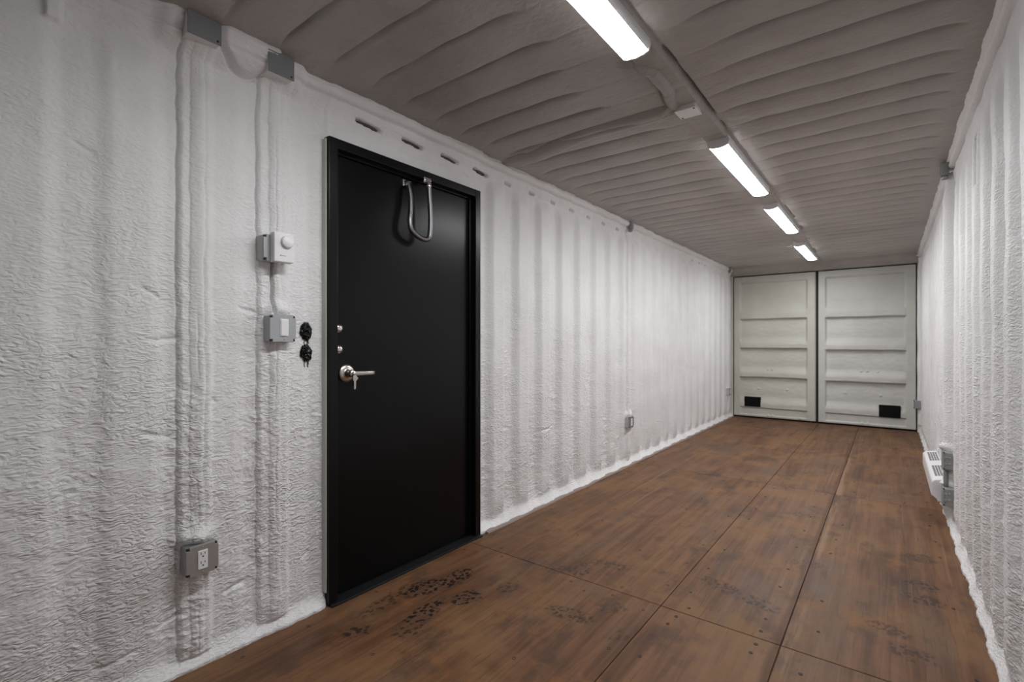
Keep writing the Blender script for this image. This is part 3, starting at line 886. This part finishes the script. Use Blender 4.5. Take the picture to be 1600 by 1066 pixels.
def outlet_face(root, side, xc, y, z):
    rec = box('receptacle', (min(xc - 0.004 * side, xc + 0.003 * side), y - 0.0165, z - 0.034), (max(xc - 0.004 * side, xc + 0.003 * side), y + 0.0165, z + 0.034), 'white_plastic', root, 0.0015, 2)
    xf = xc + 0.003 * side
    for dz in (0.019, -0.013):
        for (dy, hw, hh, zo) in ((-0.0065, 0.001, 0.0042, 0.004), (0.0065, 0.001, 0.0036, 0.004), (0.0, 0.0026, 0.0022, -0.007)):
            bm = bm_new()
            add_box(bm, (xf - 0.0008, y + dy - hw, z + dz + zo - hh), (xf + 0.0008, y + dy + hw, z + dz + zo + hh))
            me = bm_mesh(bm, 'slot')
            me.transform(Matrix.Translation(-Vector(root.location)))
            o = bpy.data.objects.new('slot', me)
            COL.objects.link(o)
            me.materials.append(M['slot'])
            o.parent = rec
    for dz in (0.044, -0.044):
        lathe('plate_screw', (xc, y, z + dz), [(0.0032, -0.001 * side), (0.0028, 0.0012 * side), (0.0, 0.0016 * side)], 'galv', root, 'x', 8)

r, xc = steel_box('outlet_box', 1, 0.742, 0.407, 0.058, 'grey steel outlet box with white socket low on the near left wall', 'outlet', 'outlet boxes', 0.106, 'galv_zinc')
outlet_face(r, 1, xc, 0.742, 0.407)
r, xc = steel_box('outlet_box', 1, 4.505, 0.425, 0.062, 'small foam-splashed outlet box halfway along the left wall', 'outlet', 'outlet boxes', 0.106, 'galv', 'overspray')
outlet_face(r, 1, xc, 4.505, 0.425)
r, xc = steel_box('outlet_box', 1, 8.22, 0.425, 0.070, 'tiny outlet box on the left wall next to the cream cargo door', 'outlet', 'outlet boxes', 0.106, 'galv', 'overspray')
outlet_face(r, 1, xc, 8.22, 0.425)
r, xc = steel_box('outlet_box', -1, 8.27, 0.395, 0.075, 'tiny outlet box on the right wall next to the grey cargo door', 'outlet', 'outlet boxes', 0.106, 'galv', 'galv_dull', base=W - 0.005)
outlet_face(r, -1, xc, 8.27, 0.395)

# light switch
r, xc = steel_box('light_switch', 1, 1.045, 1.257, 0.055, 'grey steel switch box with white rocker beside the black door', 'switch', None, 0.110, 'switch_grey', 'switch_grey')
bm = bm_new()
add_box(bm, (xc - 0.004, 1.045 + 0.004 - 0.018, 1.260 - 0.037), (xc + 0.002, 1.045 + 0.004 + 0.018, 1.260 + 0.037), 0.001, 1)
add_box(bm, (xc - 0.003, 1.045 + 0.004 - 0.0155, 1.260 - 0.034), (xc + 0.0055, 1.045 + 0.004 + 0.0155, 1.260 + 0.034), 0.002, 2)
link('rocker', bm_mesh(bm, 'rocker'), 'white_plastic', r)
for dz in (0.046, -0.046):
    lathe('plate_screw', (xc, 1.049, 1.257 + dz), [(0.003, -0.001), (0.0026, 0.001), (0.0, 0.0014)], 'chrome', r, 'x', 8)

# thermostat on its box
r, xc = steel_box('thermostat', 1, 1.020, 1.585, 0.050, 'white dial thermostat mounted on a steel box above the light switch', 'thermostat', None, 0.106, 'galv', 'overspray')
ty0, ty1, tz0, tz1 = 0.993, 1.078, 1.527, 1.650
bm = bm_new()
add_box(bm, (xc - 0.001, ty0, tz0), (xc + 0.006, ty1, tz1), 0.002, 1)
add_box(bm, (xc + 0.004, ty0 + 0.001, tz0 + 0.001), (xc + 0.032, ty1 - 0.001, tz1 - 0.001), 0.004, 3)
link('housing', bm_mesh(bm, 'housing'), 'white_plastic', r, True).modifiers.new('weighted', 'WEIGHTED_NORMAL')
lathe('dial', (xc + 0.031, 1.045, 1.612), [(0.0255, 0.0), (0.0245, 0.012), (0.0225, 0.0145), (0.0, 0.0148)], 'white_plastic', r, 'x', 40)
bm = bm_new()
add_box(bm, (xc + 0.0315, 1.018, 1.5525), (xc + 0.0325, 1.0225, 1.557))
for i in range(7):
    add_box(bm, (xc + 0.0315, 1.0245 + i * 0.0027, 1.5528), (xc + 0.0323, 1.0262 + i * 0.0027, 1.5555))
link('logo', bm_mesh(bm, 'logo'), 'grey_print', r)
lathe('sensor', (xc + 0.016, 1.020, 1.516), [(0.0, 0.0), (0.004, 0.001), (0.005, 0.006), (0.004, 0.012)], 'chrome', r, 'z', 12)
# junction boxes with blank covers
def blank_box(name, y, z, x, label, sz):
    root = thing(name, (x, y, z), label, 'junction box', 'blank junction boxes under the roof')
    h = sz / 2
    box('box_body', (0.0, y - h + 0.003, z - h + 0.003), (x - 0.003, y + h - 0.003, z + h - 0.003), 'foam_smooth', root, 0.004, 2)
    box('cover_plate', (x - 0.003, y - h, z - h), (x, y + h, z + h), 'blank_shaded_grey', root, 0.0015, 1)
    for a, b in ((-1, 1), (1, -1)):
        lathe('screw', (x, y + a * (h - 0.013), z + b * (h - 0.013)), [(0.0045, -0.001), (0.004, 0.0015), (0.0, 0.002)], 'screw', root, 'x', 10)
blank_box('junction_box', 0.736, 2.347, 0.094, 'larger blank grey junction box cover at the top left, nearer the viewer', 0.112)
blank_box('junction_box', 1.018, 2.333, 0.094, 'smaller blank grey junction box cover between the roof edge and the thermostat', 0.108)

# ceiling junction box
cx, cy, cz = 1.258, 2.468, 2.334
r = thing('ceiling_box', (cx, cy, cz), 'pale blank junction box on the roof between the two nearest lamps', 'junction box')
box('box_body', (cx - 0.048, cy - 0.048, cz + 0.004), (cx + 0.048, cy + 0.048, cz + 0.05), 'foam_smooth', r, 0.005, 2)
box('cover_plate', (cx - 0.052, cy - 0.052, cz), (cx + 0.052, cy + 0.052, cz + 0.004), 'box_pale', r, 0.0015, 1)
for a, b in ((1, -1), (-1, 1)):
    lathe('screw', (cx + a * 0.040, cy + b * 0.040, cz), [(0.0, -0.002), (0.005, -0.0012), (0.0055, 0.001)], 'screw', r, 'z', 10)

# boxes and conduit on the right wall beside the heater
def right_box(z, label):
    root, xc = steel_box('wall_box', -1, 4.265, z, 0.043, label, 'junction box', 'steel boxes beside the heater', 0.114, 'galv_dull', 'galv_dull', True, W - 0.010)
    for (dx, dz) in ((0.010, 0.02), (0.010, -0.018), (0.028, 0.022), (0.028, -0.02)):
        lathe('knockout', (W - 0.010 - dx, 4.265 - 0.057, z + dz), [(0.008, 0.001), (0.008, -0.0012), (0.006, -0.002), (0.0, -0.002)], 'galv', root, 'y', 14)
    return root
right_box(0.436, 'upper of the two grey steel boxes beside the white heater')
right_box(0.203, 'lower of the two grey steel boxes, at the near end of the white heater')
tag(tube('conduit', [(W - 0.034, 4.265, 0.255), (W - 0.034, 4.265, 0.29), (W - 0.034, 4.265, 0.34), (W - 0.034, 4.265, 0.385)], 0.0125, 'galv_dull'),
    'short grey conduit joining the two steel boxes by the heater', 'conduit')

# conduit bodies under the roof
def fitting(side, y, z, label):
    x0 = 0.055 if side > 0 else W - 0.042
    root = thing('conduit_fitting', (x0, y, z), label, 'conduit fitting', 'conduit fittings under the roof')
    bm = bm_new()
    add_box(bm, (x0 - 0.022, y - 0.020, z - 0.055), (x0 + 0.022, y + 0.020, z + 0.030), 0.010, 3)
    link('fitting_body', bm_mesh(bm, 'fitting_body'), 'galv_dull', root, True).modifiers.new('weighted', 'WEIGHTED_NORMAL')
    lathe('hub', (x0, y, z - 0.078), [(0.0, 0.0), (0.016, 0.0), (0.018, 0.006), (0.018, 0.026), (0.0, 0.026)], 'galv', root, 'z', 16)
    xf = x0 + side * 0.0215
    box('cover', (min(xf, xf + side * 0.004), y - 0.014, z - 0.048), (max(xf, xf + side * 0.004), y + 0.014, z + 0.020), 'galv', root, 0.002, 1)
fitting(1, 4.50, 2.350, 'grey conduit fitting under the roof above the halfway left outlet')
fitting(1, 8.22, 2.365, 'grey conduit fitting under the roof beside the cream cargo door')
fitting(-1, 4.25, 2.335, 'dark conduit fitting under the roof on the right wall')

# ---------------------------------------------------------------- baseboard heater
hy0, hy1, hx0, hx1, hz0, hz1 = 4.335, 5.43, 2.272, 2.368, 0.135, 0.290
ht = thing('heater', ((hx0 + hx1) / 2, (hy0 + hy1) / 2, hz0), 'long white electric baseboard heater low on the right wall', 'heater')
prof = [(hx1, hz0), (hx0 + 0.030, hz0), (hx0 + 0.030, hz0 + 0.026), (hx0 + 0.004, hz0 + 0.034), (hx0, hz0 + 0.042), (hx0, hz1 - 0.030), (hx0 + 0.008, hz1 - 0.016), (hx0 + 0.024, hz1 - 0.006), (hx1 - 0.01, hz1 + 0.004), (hx1, hz1)]
bm = bm_new()
A = [bm.verts.new((a, hy0, b)) for a, b in prof]
B = [bm.verts.new((a, hy1, b)) for a, b in prof]
for i in range(len(prof)):
    bm.faces.new((A[i], A[(i + 1) % len(prof)], B[(i + 1) % len(prof)], B[i]))
bm.faces.new(A[::-1])
bm.faces.new(B)
bmesh.ops.bevel(bm, geom=[e for e in bm.edges if len({round(v.co.y, 4) for v in e.verts}) == 1], offset=0.005, segments=2, affect='EDGES')
link('casing', bm_mesh(bm, 'casing'), 'white_enamel', ht, True).modifiers.new('weighted', 'WEIGHTED_NORMAL')
gr = []
for g0 in (4.44, 4.99):
    bm = bm_new()
    add_box(bm, (hx0 + 0.026, g0, hz1 - 0.012), (hx1 - 0.014, g0 + 0.36, hz1 + 0.0015))
    me = bm_mesh(bm, 'grille')
    for v in me.vertices:
        v.co.z += (v.co.x - (hx0 + 0.024)) / (hx1 - hx0 - 0.034) * 0.010 - 0.0065
    g = link('grille', me, 'slot', ht)
    for i in range(10):
        y = g0 + 0.36 * i / 9
        bm = bm_new()
        add_box(bm, (hx0 + 0.024, y - 0.0035, hz1 - 0.010), (hx1 - 0.012, y + 0.0035, hz1 + 0.0024))
        me = bm_mesh(bm, 'slat')
        for v in me.vertices:
            v.co.z += (v.co.x - (hx0 + 0.024)) / (hx1 - hx0 - 0.034) * 0.010 - 0.0065
        me.transform(Matrix.Translation(-Vector(ht.location)))
        o = bpy.data.objects.new('slat', me)
        COL.objects.link(o)
        me.materials.append(M['white_enamel'])
        o.parent = g
    for xx in (0.25, 0.52, 0.78):
        x = hx0 + 0.026 + (hx1 - hx0 - 0.040) * xx
        z = hz1 + (x - (hx0 + 0.024)) / (hx1 - hx0 - 0.034) * 0.010 - 0.0065
        bm = bm_new()
        add_box(bm, (x - 0.0018, g0, z - 0.004), (x + 0.0018, g0 + 0.36, z + 0.0022))
        me = bm_mesh(bm, 'slat')
        me.transform(Matrix.Translation(-Vector(ht.location)))
        o = bpy.data.objects.new('slat', me)
        COL.objects.link(o)
        me.materials.append(M['white_enamel'])
        o.parent = g

# ---------------------------------------------------------------- ceiling lamps
def lamp(xc, y0, y1, label):
    zb = 2.312
    root = thing('ceiling_lamp', (xc, (y0 + y1) / 2, H - 0.03), label, 'lamp', 'LED strip lamps along the roof spine')
    hw = 0.060
    # housing: shallow trough above the lens
    bm = bm_new()
    pr = [(-hw, zb + 0.034), (-hw * 0.98, zb + 0.026), (-0.050, zb + 0.011), (0.050, zb + 0.011), (hw * 0.98, zb + 0.026), (hw, zb + 0.034), (hw * 0.9, H - 0.012), (-hw * 0.9, H - 0.012)]
    A = [bm.verts.new((xc + a, y0, b)) for a, b in pr]
    B = [bm.verts.new((xc + a, y1, b)) for a, b in pr]
    for i in range(len(pr)):
        bm.faces.new((A[i], A[(i + 1) % len(pr)], B[(i + 1) % len(pr)], B[i]))
    bm.faces.new(A)
    bm.faces.new(B)
    link('housing', bm_mesh(bm, 'housing'), 'fixture', root)
    # bowed diffuser
    bm = bm_new()
    n = 12
    prev = None
    for yy_ in (y0 + 0.006, y1 - 0.006):
        ring = []
        for i in range(n + 1):
            a = -1 + 2 * i / n
            ring.append(bm.verts.new((xc + 0.0505 * a, yy_, zb + 0.0025 + 0.008 * a * a)))
        ring += [bm.verts.new((xc + 0.050, yy_, zb + 0.0125)), bm.verts.new((xc - 0.050, yy_, zb + 0.0125))]
        if prev:
            for i in range(len(ring)):
                j = (i + 1) % len(ring)
                bm.faces.new((prev[i], prev[j], ring[j], ring[i]))
        bm.faces.new(ring)
        prev = ring
    link('diffuser', bm_mesh(bm, 'diffuser'), 'led', root)
    for ye, s in ((y0, -1), (y1, 1)):
        bm = bm_new()
        pts = [(-hw, zb + 0.034), (-0.053, zb + 0.009), (-0.03, zb + 0.001), (0, zb - 0.002), (0.03, zb + 0.001), (0.053, zb + 0.009), (hw, zb + 0.034), (hw * 0.9, H - 0.012), (-hw * 0.9, H - 0.012)]
        A = [bm.verts.new((xc + a, ye - 0.002 * s, b)) for a, b in pts]
        B = [bm.verts.new((xc + a, ye + 0.006 * s, b)) for a, b in pts]
        for i in range(len(pts)):
            bm.faces.new((A[i], A[(i + 1) % len(pts)], B[(i + 1) % len(pts)], B[i]))
        bm.faces.new(A)
        bm.faces.new(B)
        link('end_cap', bm_mesh(bm, 'end_cap'), 'fixture', root)
    if y0 > 4: lathe('latch', (xc + hw + 0.002, y1 - 0.03, zb + 0.03), [(0.0, -0.008), (0.006, -0.007), (0.007, 0.0), (0.006, 0.007), (0.0, 0.008)], 'chrome', root, 'y', 10)

lamp(1.262, 0.655, 1.822, 'nearest white LED strip lamp, cut off by the top edge')
lamp(1.272, 2.955, 4.125, 'white LED strip lamp just beyond the roof junction box')
lamp(1.260, 4.585, 5.745, 'third white LED strip lamp from the viewer')
lamp(1.214, 6.570, 7.800, 'farthest and smallest white LED strip lamp, nearest the cargo doors')
